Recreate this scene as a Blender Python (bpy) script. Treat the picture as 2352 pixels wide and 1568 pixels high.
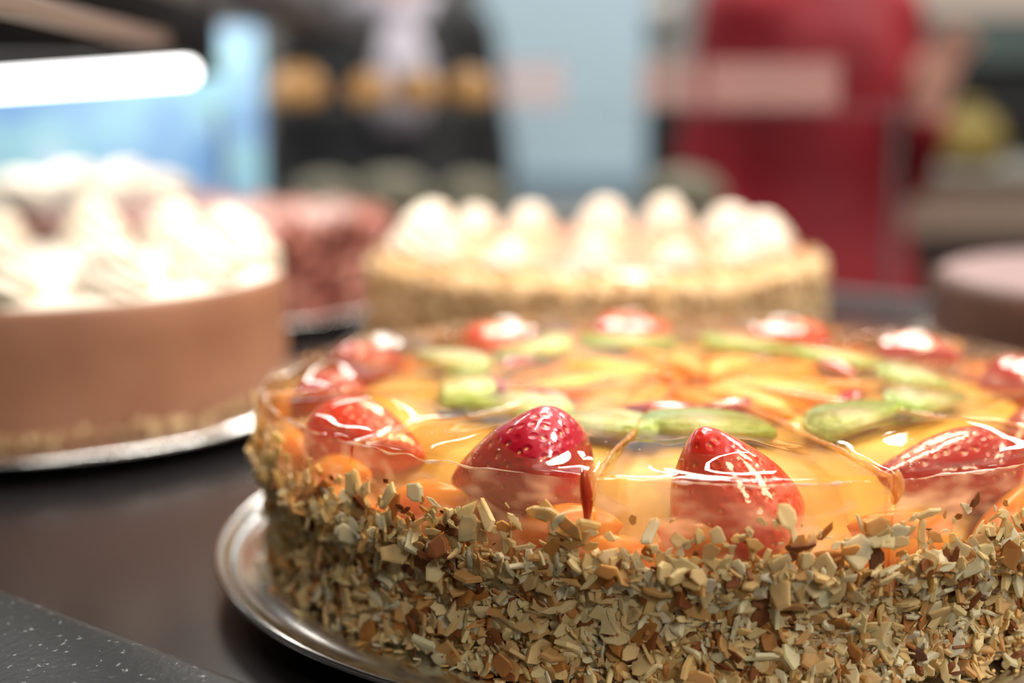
import bpy, bmesh, math, random
import numpy as np
from mathutils import Vector, Matrix, Euler, noise

for o in list(bpy.data.objects): bpy.data.objects.remove(o)
SC = bpy.context.scene
COL = SC.collection
PI = math.pi
rnd = random.Random(7)

# ------------------------------------------------------------------ camera, world, exposure
cam_d = bpy.data.cameras.new('camera'); cam = bpy.data.objects.new('camera', cam_d); COL.objects.link(cam)
cam.location = (0, 0, 0.1636); cam.rotation_euler = (PI/2 - 0.180, 0, 0)
cam_d.sensor_width = 36; cam_d.lens = 50.0; cam_d.clip_start = 0.01; cam_d.clip_end = 50
cam_d.dof.use_dof = True; cam_d.dof.focus_distance = 0.362; cam_d.dof.aperture_fstop = 4.2
SC.camera = cam
W = bpy.data.worlds.new('world'); SC.world = W; W.use_nodes = True
W.node_tree.nodes['Background'].inputs[0].default_value = (1.0, 0.95, 0.88, 1)
W.node_tree.nodes['Background'].inputs[1].default_value = 0.15
SC.view_settings.view_transform = 'Standard'; SC.view_settings.look = 'None'
SC.view_settings.gamma = 1.0; SC.view_settings.exposure = 0.20; SC.view_settings.use_curve_mapping = False
SC.cycles.transparent_max_bounces = 24
SC.cycles.use_light_tree = False; SC.cycles.max_bounces = 4; SC.cycles.diffuse_bounces = 3; SC.cycles.glossy_bounces = 3
SC.cycles.sample_clamp_indirect = 6.0
STRIP_W = 6.3      # watts of each strip in the case hood
CEIL_E = 36.0       # ceiling panels

# ------------------------------------------------------------------ materials
def S(h):
    h = h.lstrip('#'); c = [int(h[i:i+2], 16)/255 for i in (0, 2, 4)]
    return tuple((x/12.92 if x <= .04045 else ((x+.055)/1.055)**2.4) for x in c) + (1.0,)
MATS = {}
def pmat(name, col, rough=.5, metal=0, sss=0, sssr=(.6, .3, .15), ssss=.004, coat=0, coatr=.05, spec=.5, var=None, vscale=30, bump=0, bscale=80,
         emit=None, es=0, attr=None, trans=0, detail=4):
    m = bpy.data.materials.new(name); m.use_nodes = True; nt = m.node_tree; b = nt.nodes['Principled BSDF']
    b.inputs['Base Color'].default_value = col; b.inputs['Roughness'].default_value = rough; b.inputs['Metallic'].default_value = metal
    b.inputs['Specular IOR Level'].default_value = spec
    if sss:
        b.inputs['Subsurface Weight'].default_value = sss; b.inputs['Subsurface Radius'].default_value = sssr; b.inputs['Subsurface Scale'].default_value = ssss
    if coat: b.inputs['Coat Weight'].default_value = coat; b.inputs['Coat Roughness'].default_value = coatr
    if emit: b.inputs['Emission Color'].default_value = emit; b.inputs['Emission Strength'].default_value = es
    tc = nt.nodes.new('ShaderNodeTexCoord')
    if var is not None:
        n = nt.nodes.new('ShaderNodeTexNoise'); n.inputs['Scale'].default_value = vscale; n.inputs['Detail'].default_value = detail
        nt.links.new(tc.outputs['Object'], n.inputs['Vector'])
        r = nt.nodes.new('ShaderNodeValToRGB'); r.color_ramp.elements[0].position = .35; r.color_ramp.elements[1].position = .65
        r.color_ramp.elements[0].color = col; r.color_ramp.elements[1].color = var
        nt.links.new(n.outputs['Fac'], r.inputs['Fac']); nt.links.new(r.outputs['Color'], b.inputs['Base Color'])
    if attr:
        a = nt.nodes.new('ShaderNodeAttribute'); a.attribute_name = attr; nt.links.new(a.outputs['Color'], b.inputs['Base Color'])
    if bump:
        n2 = nt.nodes.new('ShaderNodeTexNoise'); n2.inputs['Scale'].default_value = bscale; n2.inputs['Detail'].default_value = 5
        nt.links.new(tc.outputs['Object'], n2.inputs['Vector'])
        bp = nt.nodes.new('ShaderNodeBump'); bp.inputs['Strength'].default_value = bump; bp.inputs['Distance'].default_value = .002
        nt.links.new(n2.outputs['Fac'], bp.inputs['Height']); nt.links.new(bp.outputs['Normal'], b.inputs['Normal'])
    if trans:
        t = nt.nodes.new('ShaderNodeBsdfTranslucent'); mx = nt.nodes.new('ShaderNodeMixShader'); mx.inputs[0].default_value = trans
        t.inputs['Color'].default_value = col
        if attr: nt.links.new(a.outputs['Color'], t.inputs['Color'])
        nt.links.new(b.outputs[0], mx.inputs[1]); nt.links.new(t.outputs[0], mx.inputs[2])
        nt.links.new(mx.outputs[0], nt.nodes['Material Output'].inputs['Surface'])
    MATS[name] = m
    return m

def clear_mat(name, tint, haze=.05, hazecol=(1, .9, .75, 1), rough=.03, bump=.15, bscale=140, f0=.025, trl=.5, hz2=None):
    """see-through jelly or pane: straight transmission, Fresnel gloss and a little milky scatter"""
    m = bpy.data.materials.new(name); m.use_nodes = True; nt = m.node_tree; nt.nodes.remove(nt.nodes['Principled BSDF'])
    L = nt.links.new; N = nt.nodes.new
    tr = N('ShaderNodeBsdfTransparent'); tr.inputs[0].default_value = tint
    df = N('ShaderNodeBsdfDiffuse'); df.inputs[0].default_value = hazecol
    tl = N('ShaderNodeBsdfTranslucent'); tl.inputs[0].default_value = hazecol
    m0 = N('ShaderNodeMixShader'); m0.inputs[0].default_value = trl; L(df.outputs[0], m0.inputs[1]); L(tl.outputs[0], m0.inputs[2])
    m1 = N('ShaderNodeMixShader'); m1.inputs[0].default_value = haze; L(tr.outputs[0], m1.inputs[1]); L(m0.outputs[0], m1.inputs[2])
    gl = N('ShaderNodeBsdfGlossy'); gl.inputs['Roughness'].default_value = rough
    lw = N('ShaderNodeLayerWeight'); lw.inputs[0].default_value = .5
    pw = N('ShaderNodeMath'); pw.operation = 'POWER'; pw.inputs[1].default_value = 5.0; L(lw.outputs['Facing'], pw.inputs[0])
    ma = N('ShaderNodeMath'); ma.operation = 'MULTIPLY_ADD'; ma.inputs[1].default_value = .8; ma.inputs[2].default_value = f0; L(pw.outputs[0], ma.inputs[0])
    m2 = N('ShaderNodeMixShader'); L(ma.outputs[0], m2.inputs[0]); L(m1.outputs[0], m2.inputs[1]); L(gl.outputs[0], m2.inputs[2])
    if hz2:
        tc0 = N('ShaderNodeTexCoord'); mp0 = N('ShaderNodeMapping'); mp0.inputs['Scale'].default_value = (95, 95, 190); L(tc0.outputs['Object'], mp0.inputs[0])
        nn = N('ShaderNodeTexNoise'); nn.inputs['Scale'].default_value = 1; nn.inputs['Detail'].default_value = 1; L(mp0.outputs[0], nn.inputs['Vector'])
        mr = N('ShaderNodeMapRange'); mr.inputs['From Min'].default_value = .48; mr.inputs['From Max'].default_value = .75; mr.inputs['To Min'].default_value = haze; mr.inputs['To Max'].default_value = hz2
        L(nn.outputs['Fac'], mr.inputs['Value']); L(mr.outputs[0], m1.inputs[0])
    if bump:
        tc = N('ShaderNodeTexCoord'); n = N('ShaderNodeTexNoise'); n.inputs['Scale'].default_value = bscale; n.inputs['Detail'].default_value = 0
        L(tc.outputs['Object'], n.inputs['Vector']); bp = N('ShaderNodeBump'); bp.inputs['Strength'].default_value = bump; bp.inputs['Distance'].default_value = .001
        L(n.outputs['Fac'], bp.inputs['Height'])
        for x in (gl, lw): L(bp.outputs['Normal'], x.inputs['Normal'])
    L(m2.outputs[0], nt.nodes['Material Output'].inputs['Surface'])
    MATS[name] = m
    return m

def emis_mat(name, col, s):
    m = bpy.data.materials.new(name); m.use_nodes = True; nt = m.node_tree; nt.nodes.remove(nt.nodes['Principled BSDF'])
    e = nt.nodes.new('ShaderNodeEmission'); e.inputs[0].default_value = col; e.inputs[1].default_value = s
    nt.links.new(e.outputs[0], nt.nodes['Material Output'].inputs['Surface']); return m

def strawberry_mat(name, c0, c1):
    m = pmat(name, c0, .35, sss=.2, sssr=(1, .15, .1), ssss=.006, coat=.8, coatr=.06)
    nt = m.node_tree; b = nt.nodes['Principled BSDF']; L = nt.links.new; N = nt.nodes.new
    tc = N('ShaderNodeTexCoord')
    mp = N('ShaderNodeMapping'); mp.inputs['Scale'].default_value = (300, 370, 370); L(tc.outputs['Object'], mp.inputs[0])
    v = N('ShaderNodeTexVoronoi'); v.inputs['Randomness'].default_value = .45; L(mp.outputs[0], v.inputs['Vector']); v.inputs['Scale'].default_value = 1
    seed = N('ShaderNodeValToRGB'); seed.color_ramp.elements[0].position = .10; seed.color_ramp.elements[1].position = .20
    seed.color_ramp.elements[0].color = (1, 1, 1, 1); seed.color_ramp.elements[1].color = (0, 0, 0, 1); L(v.outputs['Distance'], seed.inputs['Fac'])
    n = N('ShaderNodeTexNoise'); n.inputs['Scale'].default_value = 60; L(tc.outputs['Object'], n.inputs['Vector'])
    mix = N('ShaderNodeMix'); mix.data_type = 'RGBA'; mix.inputs['A'].default_value = c0; mix.inputs['B'].default_value = c1
    L(n.outputs['Fac'], mix.inputs['Factor'])
    mix2 = N('ShaderNodeMix'); mix2.data_type = 'RGBA'; mix2.inputs['B'].default_value = (.75, .42, .12, 1)
    sf = N('ShaderNodeMath'); sf.operation = 'MULTIPLY'; sf.inputs[1].default_value = .85; L(seed.outputs['Color'], sf.inputs[0])
    L(mix.outputs['Result'], mix2.inputs['A']); L(sf.outputs[0], mix2.inputs['Factor'])
    L(mix2.outputs['Result'], b.inputs['Base Color'])
    pit = N('ShaderNodeValToRGB'); pit.color_ramp.elements[0].position = .05; pit.color_ramp.elements[1].position = .5; L(v.outputs['Distance'], pit.inputs['Fac'])
    bp = N('ShaderNodeBump'); bp.inputs['Strength'].default_value = .5; bp.inputs['Distance'].default_value = .0009
    L(pit.outputs['Color'], bp.inputs['Height']); L(bp.outputs['Normal'], b.inputs['Normal']); 
    bp2 = N('ShaderNodeBump'); bp2.inputs['Strength'].default_value = .32; bp2.inputs['Distance'].default_value = .001
    n2 = N('ShaderNodeTexNoise'); n2.inputs['Scale'].default_value = 200; L(tc.outputs['Object'], n2.inputs['Vector'])
    L(n2.outputs['Fac'], bp2.inputs['Height']); L(bp2.outputs['Normal'], b.inputs['Coat Normal'])
    return m

def kiwi_mat():
    m = pmat('kiwi', S('#a9c04c'), .25, sss=.3, sssr=(.5, 1, .2), ssss=.006, coat=1, coatr=.05, bump=.9, bscale=380)
    nt = m.node_tree; b = nt.nodes['Principled BSDF']; L = nt.links.new; N = nt.nodes.new
    tc = N('ShaderNodeTexCoord'); le = N('ShaderNodeVectorMath'); le.operation = 'LENGTH'
    mp = N('ShaderNodeMapping'); mp.inputs['Scale'].default_value = (1, 1, .01); L(tc.outputs['Object'], mp.inputs[0]); L(mp.outputs[0], le.inputs[0])
    r = N('ShaderNodeValToRGB'); e = r.color_ramp.elements
    mu = N('ShaderNodeMath'); mu.operation = 'MULTIPLY'; mu.inputs[1].default_value = 50; L(le.outputs['Value'], mu.inputs[0]); L(mu.outputs[0], r.inputs['Fac'])
    e[0].position = .15; e[0].color = S('#eef0cc'); e[1].position = .95; e[1].color = S('#a9c04c')
    for l in list(nt.links):
        if l.to_socket.name == 'Normal' and l.to_node == b: L(l.from_socket, b.inputs['Coat Normal'])
    x = e.new(.4); x.color = S('#c6d27a')
    L(r.outputs['Color'], b.inputs['Base Color'])
    return m

def speckle_mat():
    m = pmat('speckled_stone', S('#2a2e31'), .40, spec=.3, bump=.08, bscale=500)
    nt = m.node_tree; b = nt.nodes['Principled BSDF']; L = nt.links.new; N = nt.nodes.new
    tc = N('ShaderNodeTexCoord'); v = N('ShaderNodeTexNoise'); v.inputs['Scale'].default_value = 420; v.inputs['Detail'].default_value = 3; v.inputs['Roughness'].default_value = .7; L(tc.outputs['Object'], v.inputs['Vector'])
    r = N('ShaderNodeValToRGB'); e = r.color_ramp.elements; e[0].position = .62; e[0].color = S('#15191b'); e[1].position = .78; e[1].color = S('#a8adae')
    L(v.outputs['Fac'], r.inputs['Fac']); L(r.outputs['Color'], b.inputs['Base Color'])
    return m

def poster_mat():
    m = pmat('poster_print', S('#7fb2dc'), .45)
    nt = m.node_tree; b = nt.nodes['Principled BSDF']; L = nt.links.new; N = nt.nodes.new
    tc = N('ShaderNodeTexCoord'); n = N('ShaderNodeTexNoise'); n.inputs['Scale'].default_value = 9; n.inputs['Detail'].default_value = 1.5; L(tc.outputs['Object'], n.inputs['Vector'])
    r = N('ShaderNodeValToRGB'); e = r.color_ramp.elements; e[0].position = .3; e[0].color = S('#6f9fd4'); e[1].position = .72; e[1].color = S('#dcecf6')
    a = e.new(.43); a.color = S('#9cc4e8'); a = e.new(.55); a.color = S('#a4d8e0'); a = e.new(.63); a.color = S('#b8dcf2')
    L(n.outputs['Fac'], r.inputs['Fac']); L(r.outputs['Color'], b.inputs['Base Color']); L(r.outputs['Color'], b.inputs['Emission Color']); b.inputs['Emission Strength'].default_value = .6; m.cycles.emission_sampling = 'NONE'
    return m

def crumb_attr_mat(name, trans=.25, rough=.5): return pmat(name, (.7, .55, .35, 1), rough, attr='tone', trans=trans, spec=.35)

M_silver = pmat('polished_steel', S('#e2e0dc'), .20, metal=1, bump=.06, bscale=25)
M_shelf = pmat('dark_shelf', S('#1b1a1b'), .24, spec=.6, var=S('#252222'), vscale=6)
M_speck = speckle_mat()
M_darkmetal = pmat('dark_metal', S('#1c1a1a'), .5)
M_brownmetal = pmat('brown_metal', S('#6d5a4e'), .5)
M_sponge = pmat('sponge_cream', S('#e6bf86'), .7, sss=.4, sssr=(1, .6, .3), ssss=.005, var=S('#f3dcb4'), vscale=260, bump=1.0, bscale=420)
M_cream_top = pmat('custard_top', S('#b98836'), .5, sss=.3, sssr=(1, .6, .2), ssss=.006, var=S('#e0b864'), vscale=45)
M_jelly = clear_mat('jelly', (.98, .92, .76, 1), haze=.035, hazecol=S('#ffd9a0'), rough=.02, bump=.22, bscale=90)
M_jellyside = clear_mat('jelly_side', (.98, .89, .70, 1), haze=.15, hazecol=S('#ffd2ac'), rough=.10, bump=.7, bscale=260, trl=.6, hz2=.75)
M_ridge = clear_mat('jelly_ridge', (1, .8, .5, 1), haze=.34, hazecol=S('#fbcf9a'), rough=.08, bump=.6, bscale=300)
M_straw = [strawberry_mat('strawberry_crimson', S('#a50420'), S('#bc1028')), strawberry_mat('strawberry_red', S('#d01810'), S('#e03a1e'))]
M_kiwi = kiwi_mat()
M_orange = pmat('orange_fruit', S('#f08508'), .5, sss=.4, sssr=(1, .45, .1), ssss=.008, coat=0, var=S('#f9a526'), vscale=70, bump=.2, bscale=250)
M_peach = pmat('peach_fruit', S('#f8801a'), .3, sss=.5, sssr=(1, .45, .1), ssss=.01, var=S('#fdb845'), vscale=60, trans=.25)
M_redslice = pmat('red_fruit', S('#b5222a'), .25, sss=.3, sssr=(1, .2, .1), ssss=.005, coat=1)
M_almond = crumb_attr_mat('almond', .42)
M_mousse = pmat('chocolate_mousse', S('#8a5a40'), .55, sss=.1, var=S('#9a6a4e'), vscale=20, bump=.15, bscale=60)
M_whip = pmat('whipped_cream', S('#eaddca'), .5, sss=.2, sssr=(1, .8, .6), ssss=.006)
M_caramel = pmat('caramel_glaze', S('#dd7f3c'), .3, sss=.2, ssss=.006, coat=.6, var=S('#e8985a'), vscale=30)
M_tan = pmat('tan_coating', S('#c9a06a'), .7, var=S('#dcb888'), vscale=60)
M_crumb = crumb_attr_mat('nut_crumb', .1, .6)
M_pink = pmat('pink_coating', S('#b5695a'), .6, var=S('#c98070'), vscale=40)
M_pinkdust = pmat('pink_dust', S('#e6c3ba'), .8, var=S('#d8a89e'), vscale=50)
M_choc = pmat('dark_chocolate', S('#4a2c22'), .5, var=S('#5a382a'), vscale=30)
M_pale_dust = pmat('pale_dust', S('#7d6361'), .7, var=S('#907674'), vscale=40)
M_tube = emis_mat('tube_glow', (1, .98, .95, 1), 8)

# ------------------------------------------------------------------ helpers
def link(name, me, mat, parent=None, loc=None, rot=None, smooth=True):
    if mat is not None:
        for mm in (mat if isinstance(mat, (list, tuple)) else [mat]): me.materials.append(mm)
    if smooth:
        me.polygons.foreach_set('use_smooth', [True]*len(me.polygons))
    o = bpy.data.objects.new(name, me); COL.objects.link(o)
    if parent: o.parent = parent
    if loc is not None: o.location = loc
    if rot is not None: o.rotation_euler = rot
    return o
def py(verts, faces):
    me = bpy.data.meshes.new('m'); me.from_pydata([tuple(v) for v in verts], [], faces); me.update(); return me
def thing(name, label, cat, loc=(0, 0, 0), rotz=0, group=None):
    o = bpy.data.objects.new(name, None); COL.objects.link(o); o.empty_display_size = .02
    o.location = loc; o.rotation_euler = (0, 0, rotz); tag(o, label, cat, group); return o
def tag(o, label, cat, group=None, kind=None):
    o['label'] = label; o['category'] = cat
    if group: o['group'] = group
    if kind: o['kind'] = kind
    return o
def struct(o, label=None):
    o['kind'] = 'structure'
    if label: o['label'] = label
    return o
def lathe(prof, n=96, wob=None):
    """revolve (r,z) pairs; first/last r may be 0"""
    V = []; F = []; rings = []
    for (r, z) in prof:
        if r < 1e-7: rings.append([len(V)]); V.append((0, 0, z))
        else:
            ids = []
            for k in range(n):
                a = 2*PI*k/n; rr = r; zz = z
                if wob: rr, zz = wob(a, r, z)
                ids.append(len(V)); V.append((rr*math.cos(a), rr*math.sin(a), zz))
            rings.append(ids)
    for A, B in zip(rings, rings[1:]):
        for k in range(n):
            k2 = (k+1) % n
            if len(A) == 1 and len(B) == 1: continue
            if len(A) == 1: F.append((A[0], B[k], B[k2]))
            elif len(B) == 1: F.append((A[k], B[0], A[k2]))
            else: F.append((A[k], B[k], B[k2], A[k2]))
    me = py(V, F)
    bm = bmesh.new(); bm.from_mesh(me); bmesh.ops.recalc_face_normals(bm, faces=bm.faces); bm.to_mesh(me); bm.free()
    return me
def box_me(x0, x1, y0, y1, z0, z1, bev=0.0, seg=2):
    bm = bmesh.new(); bmesh.ops.create_cube(bm, size=1)
    for v in bm.verts: v.co = Vector(((x0+x1)/2+v.co.x*(x1-x0), (y0+y1)/2+v.co.y*(y1-y0), (z0+z1)/2+v.co.z*(z1-z0)))
    if bev: bmesh.ops.bevel(bm, geom=bm.edges[:], offset=bev, segments=seg, affect='EDGES', profile=.5)
    me = bpy.data.meshes.new('m'); bm.to_mesh(me); bm.free(); return me
def tube_me(pts, rad, n=12, flat=1.0):
    """swept tube through points; rad a number or list; capped"""
    pts = [Vector(p) for p in pts]; k = len(pts)
    if not hasattr(rad, '__len__'): rad = [rad]*k
    V = []; F = []; prev = None
    for i, p in enumerate(pts):
        t = (pts[min(i+1, k-1)]-pts[max(i-1, 0)]).normalized()
        ref = Vector((0, 0, 1)) if abs(t.z) < .9 else Vector((1, 0, 0))
        if prev is not None: ref = prev
        s = t.cross(ref).normalized(); u = s.cross(t).normalized(); prev = u
        for j in range(n):
            a = 2*PI*j/n; V.append(p+s*math.cos(a)*rad[i]+u*math.sin(a)*rad[i]*flat)
    for i in range(k-1):
        for j in range(n):
            j2 = (j+1) % n; F.append((i*n+j, i*n+j2, (i+1)*n+j2, (i+1)*n+j))
    F.append(tuple(range(n))[::-1]); F.append(tuple((k-1)*n+j for j in range(n)))
    return py(V, F)
def n3(p, s=1.0): return noise.noise(Vector(p)*s)

# ------------------------------------------------------------------ the case: shelf, rail, room
A_DIR = Vector((.790, -.612, 0)); N_DIR = Vector((.612, .790, 0))
def case_pt(u, n, z): return A_DIR*u + N_DIR*n + Vector((0, 0, z))
ROT_CASE = math.atan2(A_DIR.y, A_DIR.x)
FLOOR = -1.15

def slab(name, u0, u1, n0, n1, z0, z1, mat, parent=None, bev=0):
    me = box_me(u0, u1, n0, n1, z0, z1, bev)
    return link(name, me, mat, parent, rot=(0, 0, ROT_CASE), smooth=False)
cs = thing('display_case', 'dark display case shelf carrying all the cakes', 'display case')
slab('shelf', -1.6, .95, .2205, 1.006, -.03, 0, M_shelf, cs)
slab('plinth', -1.55, .90, .26, .98, FLOOR, -.03, M_darkmetal, cs)
slab('back_frame', -1.6, .95, 1.006, 1.03, -.05, .004, pmat('grey_frame', S('#4c5052'), .4), cs)

# speckled rail along the near edge: rounded section swept along A_DIR, slightly bowed
def rail():
    prof = [(.2200, -.03), (.2200, .0170), (.2192, .0190), (.2178, .0200), (.2150, .0203), (.200, .0190), (.17, .0150), (.14, .009), (.10, -.002), (.06, -.016), (.02, -.035), (.02, -.06), (.2, -.06)]
    V = []; F = []; n = len(prof); us = np.linspace(-1.5, .8, 60)
    for u in us:
        for (q, z) in prof:
            b = -.02*((u+.25)**2)*.5 if u < 0 else 0
            V.append(case_pt(u, q+b*0, z))
    for i in range(len(us)-1):
        for j in range(n): F.append((i*n+j, i*n+(j+1) % n, (i+1)*n+(j+1) % n, (i+1)*n+j))
    F.append(tuple(range(n))); F.append(tuple((len(us)-1)*n+j for j in range(n))[::-1])
    me = py(V, F); bm = bmesh.new(); bm.from_mesh(me); bmesh.ops.recalc_face_normals(bm, faces=bm.faces); bm.to_mesh(me); bm.free()
    o = link('front_rail', me, M_speck)
    return tag(o, 'dark speckled stone rail sloping along the near edge of the case', 'rail')
rail()

# room
M_wall = pmat('wall_paint', S('#8b8a88'), .8); M_wallbeige = pmat('wall_beige', S('#b3a59c'), .8)
M_floor = pmat('floor_tile', S('#6a625b'), .35, var=S('#746b63'), vscale=3)
struct(link('floor', box_me(-5, 5, -3, 5.6, FLOOR-.05, FLOOR), M_floor, smooth=False), 'dark tiled shop floor')
struct(link('wall_back', box_me(-5, 5, 5.5, 5.6, FLOOR, 2.0), M_wall, smooth=False), 'grey back wall of the shop')
struct(link('wall_left', box_me(-5.1, -5, -3, 5.6, FLOOR, 2.0), M_wall, smooth=False), 'grey left wall of the shop')
struct(link('wall_right', box_me(5, 5.1, -3, 5.6, FLOOR, 2.0), M_wallbeige, smooth=False), 'beige right wall of the shop')
struct(link('wall_front', box_me(-5, 5, -3.1, -3, FLOOR, 2.0), M_wall, smooth=False), 'grey wall behind the viewer')
struct(link('ceiling', box_me(-5, 5, -3, 5.6, 2.0, 2.1), pmat('ceiling_paint', S('#9a9690'), .8), smooth=False), 'pale ceiling of the shop')

# ceiling panels (the shop's own lamps)
def ceiling_panel(x, y, where):
    t = thing('ceiling_light', 'square white ceiling light panel ' + where, 'ceiling light', (x, y, 1.985), group='shop ceiling lights')
    link('frame', box_me(-.32, .32, -.32, .32, -.01, .014), M_darkmetal, t, smooth=False)
    link('diffuser', box_me(-.29, .29, -.29, .29, -.016, -.011), M_panel, t, smooth=False)
M_panel = emis_mat('panel_glow', (1, .95, .87, 1), CEIL_E)
for i, (x, y, w) in enumerate([(1.9, .5, 'near right'), (1.9, -.5, 'rear right'), (.9, -2.0, 'rear middle'), (-2, 2.4, 'over the aisle left'), (.3, 2.75, 'over the aisle'),
                               (2.2, 2.4, 'over the aisle right'), (-2, 3.9, 'far left'), (.3, 4.1, 'far middle'), (2.2, 3.9, 'far right')]):
    ceiling_panel(x, y, w)

# strips in the hood of the case: housing + diffuser with a lamp inside
def strip_lamp(c, L, rz, watts, label, tilt=0.0, w=.02):
    t = thing('strip_lamp', label, 'lamp', c, rz, 'hood strip lamps')
    link('housing', box_me(-L/2, L/2, -w*.7, w*.7, .004, .04, .004), M_darkmetal, t, smooth=False)
    ld = bpy.data.lights.new('strip', 'AREA'); ld.shape = 'RECTANGLE'; ld.size = L; ld.size_y = w; ld.energy = watts; ld.color = (1, .95, .88)
    lo = bpy.data.objects.new('strip_light', ld); COL.objects.link(lo); lo.parent = t; lo.rotation_euler = (tilt, 0, 0)
strip_lamp((.07, .62, .66), .60, math.atan2(N_DIR.y, N_DIR.x), STRIP_W, 'strip lamp high above the fruit cake and caramel cake')
strip_lamp((-.47, 1.44, .31), .40, ROT_CASE, STRIP_W*.30, 'strip lamp above the white cream cake')
strip_lamp((-.22, .74, .288), .34, math.atan2(N_DIR.y, N_DIR.x), STRIP_W*.13, 'added strip lamp under the added dark slab, lighting the brown cake')  # added lamp, brightens the cream top of the brown cake

# bright tube on the left with its holder, dark canopy rails
def glow_tube():
    t = thing('fluorescent_tube', 'glowing white tube lamp hanging under the dark rail', 'lamp', (-.35, 1.15, .169))
    a = Vector((-.4353, 1.05, .1575)); b = Vector((-.274, 1.236, .1728)); d = (b-a).normalized(); a2 = a-d*.35; c = Vector(t.location)
    pts = [a2-c, a-c, (a+b)/2-c, b-d*.006-c, b-d*.002-c, b-c]
    link('glass_tube', tube_me(pts, [.0075, .0075, .0075, .0075, .007, .0055], 20), M_tube, t)
    link('end_cap', tube_me([b-c, b+d*.006-c, b+d*.014-c], [.0085, .0085, .004], 16), M_darkmetal, t)
    h = b+d*.006-c
    link('bracket', box_me(h.x-.012, h.x+.012, h.y-.006, h.y+.010, h.z+.001, h.z+.0080, .001), M_darkmetal, t, smooth=False)
glow_tube()
o = link('shade_slab', box_me(-1.1, -.13, .30, 1.22, .335, .36, .003), M_darkmetal, smooth=False)  # added slab out of view, keeps ceiling light off the brown cake
tag(o, 'added dark slab above the left cakes, shading the brown cake', 'shelf')
def rail_bar(name, p, q, w, h, mat, label):
    p = Vector(p); q = Vector(q); d = q-p; L = d.length
    o = link(name, box_me(-w/2, w/2, 0, L, -h/2, h/2, min(w, h)*.15), mat, None, p, smooth=False)
    o.rotation_euler = (math.atan2(d.z, math.hypot(d.x, d.y)), 0, math.atan2(-d.x, d.y))
    return tag(o, label, 'rail')
rail_bar('canopy_rail', (-.162, .40, .190), (-.2067, .850, .1885), .013, .008, M_brownmetal, 'brown grey metal rail running above the glowing tube')
rail_bar('canopy_rail', (-.197, .45, .232), (-.2073, 2.0, .2225), .05, .022, pmat('dark_brown_metal', S('#2b211f'), .5), 'dark brown rail pointing at the person in black')
M_canopy = pmat('canopy_black', S('#0d0c0c'), .8, spec=.2)
t = thing('canopy', 'black canopy box over the glowing tube', 'canopy', (-.6, 1.09, .1818))
link('canopy_box', box_me(-.35, .338, -.21, .21, 0, .088, .004), M_canopy, t, smooth=False)
link('valance', box_me(-.35, .338, .196, .21, -.0125, 0), M_canopy, t, smooth=False)

# ------------------------------------------------------------------ plates
def plate(name, label, c, R, flat=None):
    s = R/.1557
    flat = R-.0127
    prof = [(0, .0115), (flat*.5, .0115), (flat-.004, .0115), (flat, .0112), (R-.0102, .0100), (R-.0082, .0092), (R-.0062, .0092), (R-.0044, .0102), (R-.0030, .0118), (R-.0020, .0126), (R-.0008, .0126), (R-.0001, .0118), (R-.0002, .0108),
            (R-.0014, .0102), (R-.005, .0085), (R-.011, .0070), (R-.02, .0065), (R-.03, .003), (R-.032, 0), (R-.035, 0), (R-.036, .006), (0, .006)]
    o = link(name, lathe(prof, 160), M_silver, None, (c[0], c[1], .0002))
    return tag(o, label, 'plate', 'silver cake plates')
CAKE = Vector((.0580, .4725)); BROWN = (-.243, .703); CARAM = (.047, .803); PINKC = (-.222, 1.025); WHITE = (-.42, 1.32); CHOC = (.362, .80)
plate('cake_plate', 'polished silver plate under the fruit jelly cake', CAKE, .1575)
plate('cake_plate', 'silver plate under the brown mousse cake', BROWN, .1515)
plate('cake_plate', 'silver plate hidden under the caramel nut cake', CARAM, .147)
plate('cake_plate', 'silver plate under the pink shaving cake', PINKC, .150)
plate('cake_plate', 'silver plate under the white cream cake', WHITE, .145)
plate('cake_plate', 'silver plate under the dark chocolate cake', CHOC, .134)
Z0 = .0117

# ------------------------------------------------------------------ the fruit jelly cake
TOP = .0662-Z0           # jelly surface above the plate (local), at the middle
def lean(y): return -.019*y     # the surface sags a little towards the back
JB = .0385-Z0            # bottom of the jelly
RJ = .1415
cake = thing('fruit_cake', 'large fruit jelly cake coated in chopped almonds in the foreground', 'cake', (CAKE.x, CAKE.y, Z0))
def bodywob(a, r, z):
    if r < .05: return r, z
    k = 1+.006*n3((math.cos(a)*3, math.sin(a)*3, z*40))+.008*n3((math.cos(a)*22, math.sin(a)*22, z*160))
    return r*k, z
link('sponge', lathe([(0, 0), (.134, 0), (.1368, .002), (.1374, .006), (.1374, .012), (.1376, .020), (.1384, JB-.002), (.1372, JB+.001), (.133, JB+.001)], 256, bodywob), M_sponge, cake)
cm = lathe([(.1340, JB-.004), (.1345, JB), (.132, JB+.0015), (.126, JB+.004), (.119, JB+.010), (.110, TOP-.0085), (.098, TOP-.0068), (.06, TOP-.0062), (0, TOP-.006)], 96)
for v in cm.vertices:
    if v.co.z > JB+.002: v.co.z += lean(v.co.y)
link('custard_layer', cm, M_cream_top, cake)

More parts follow.
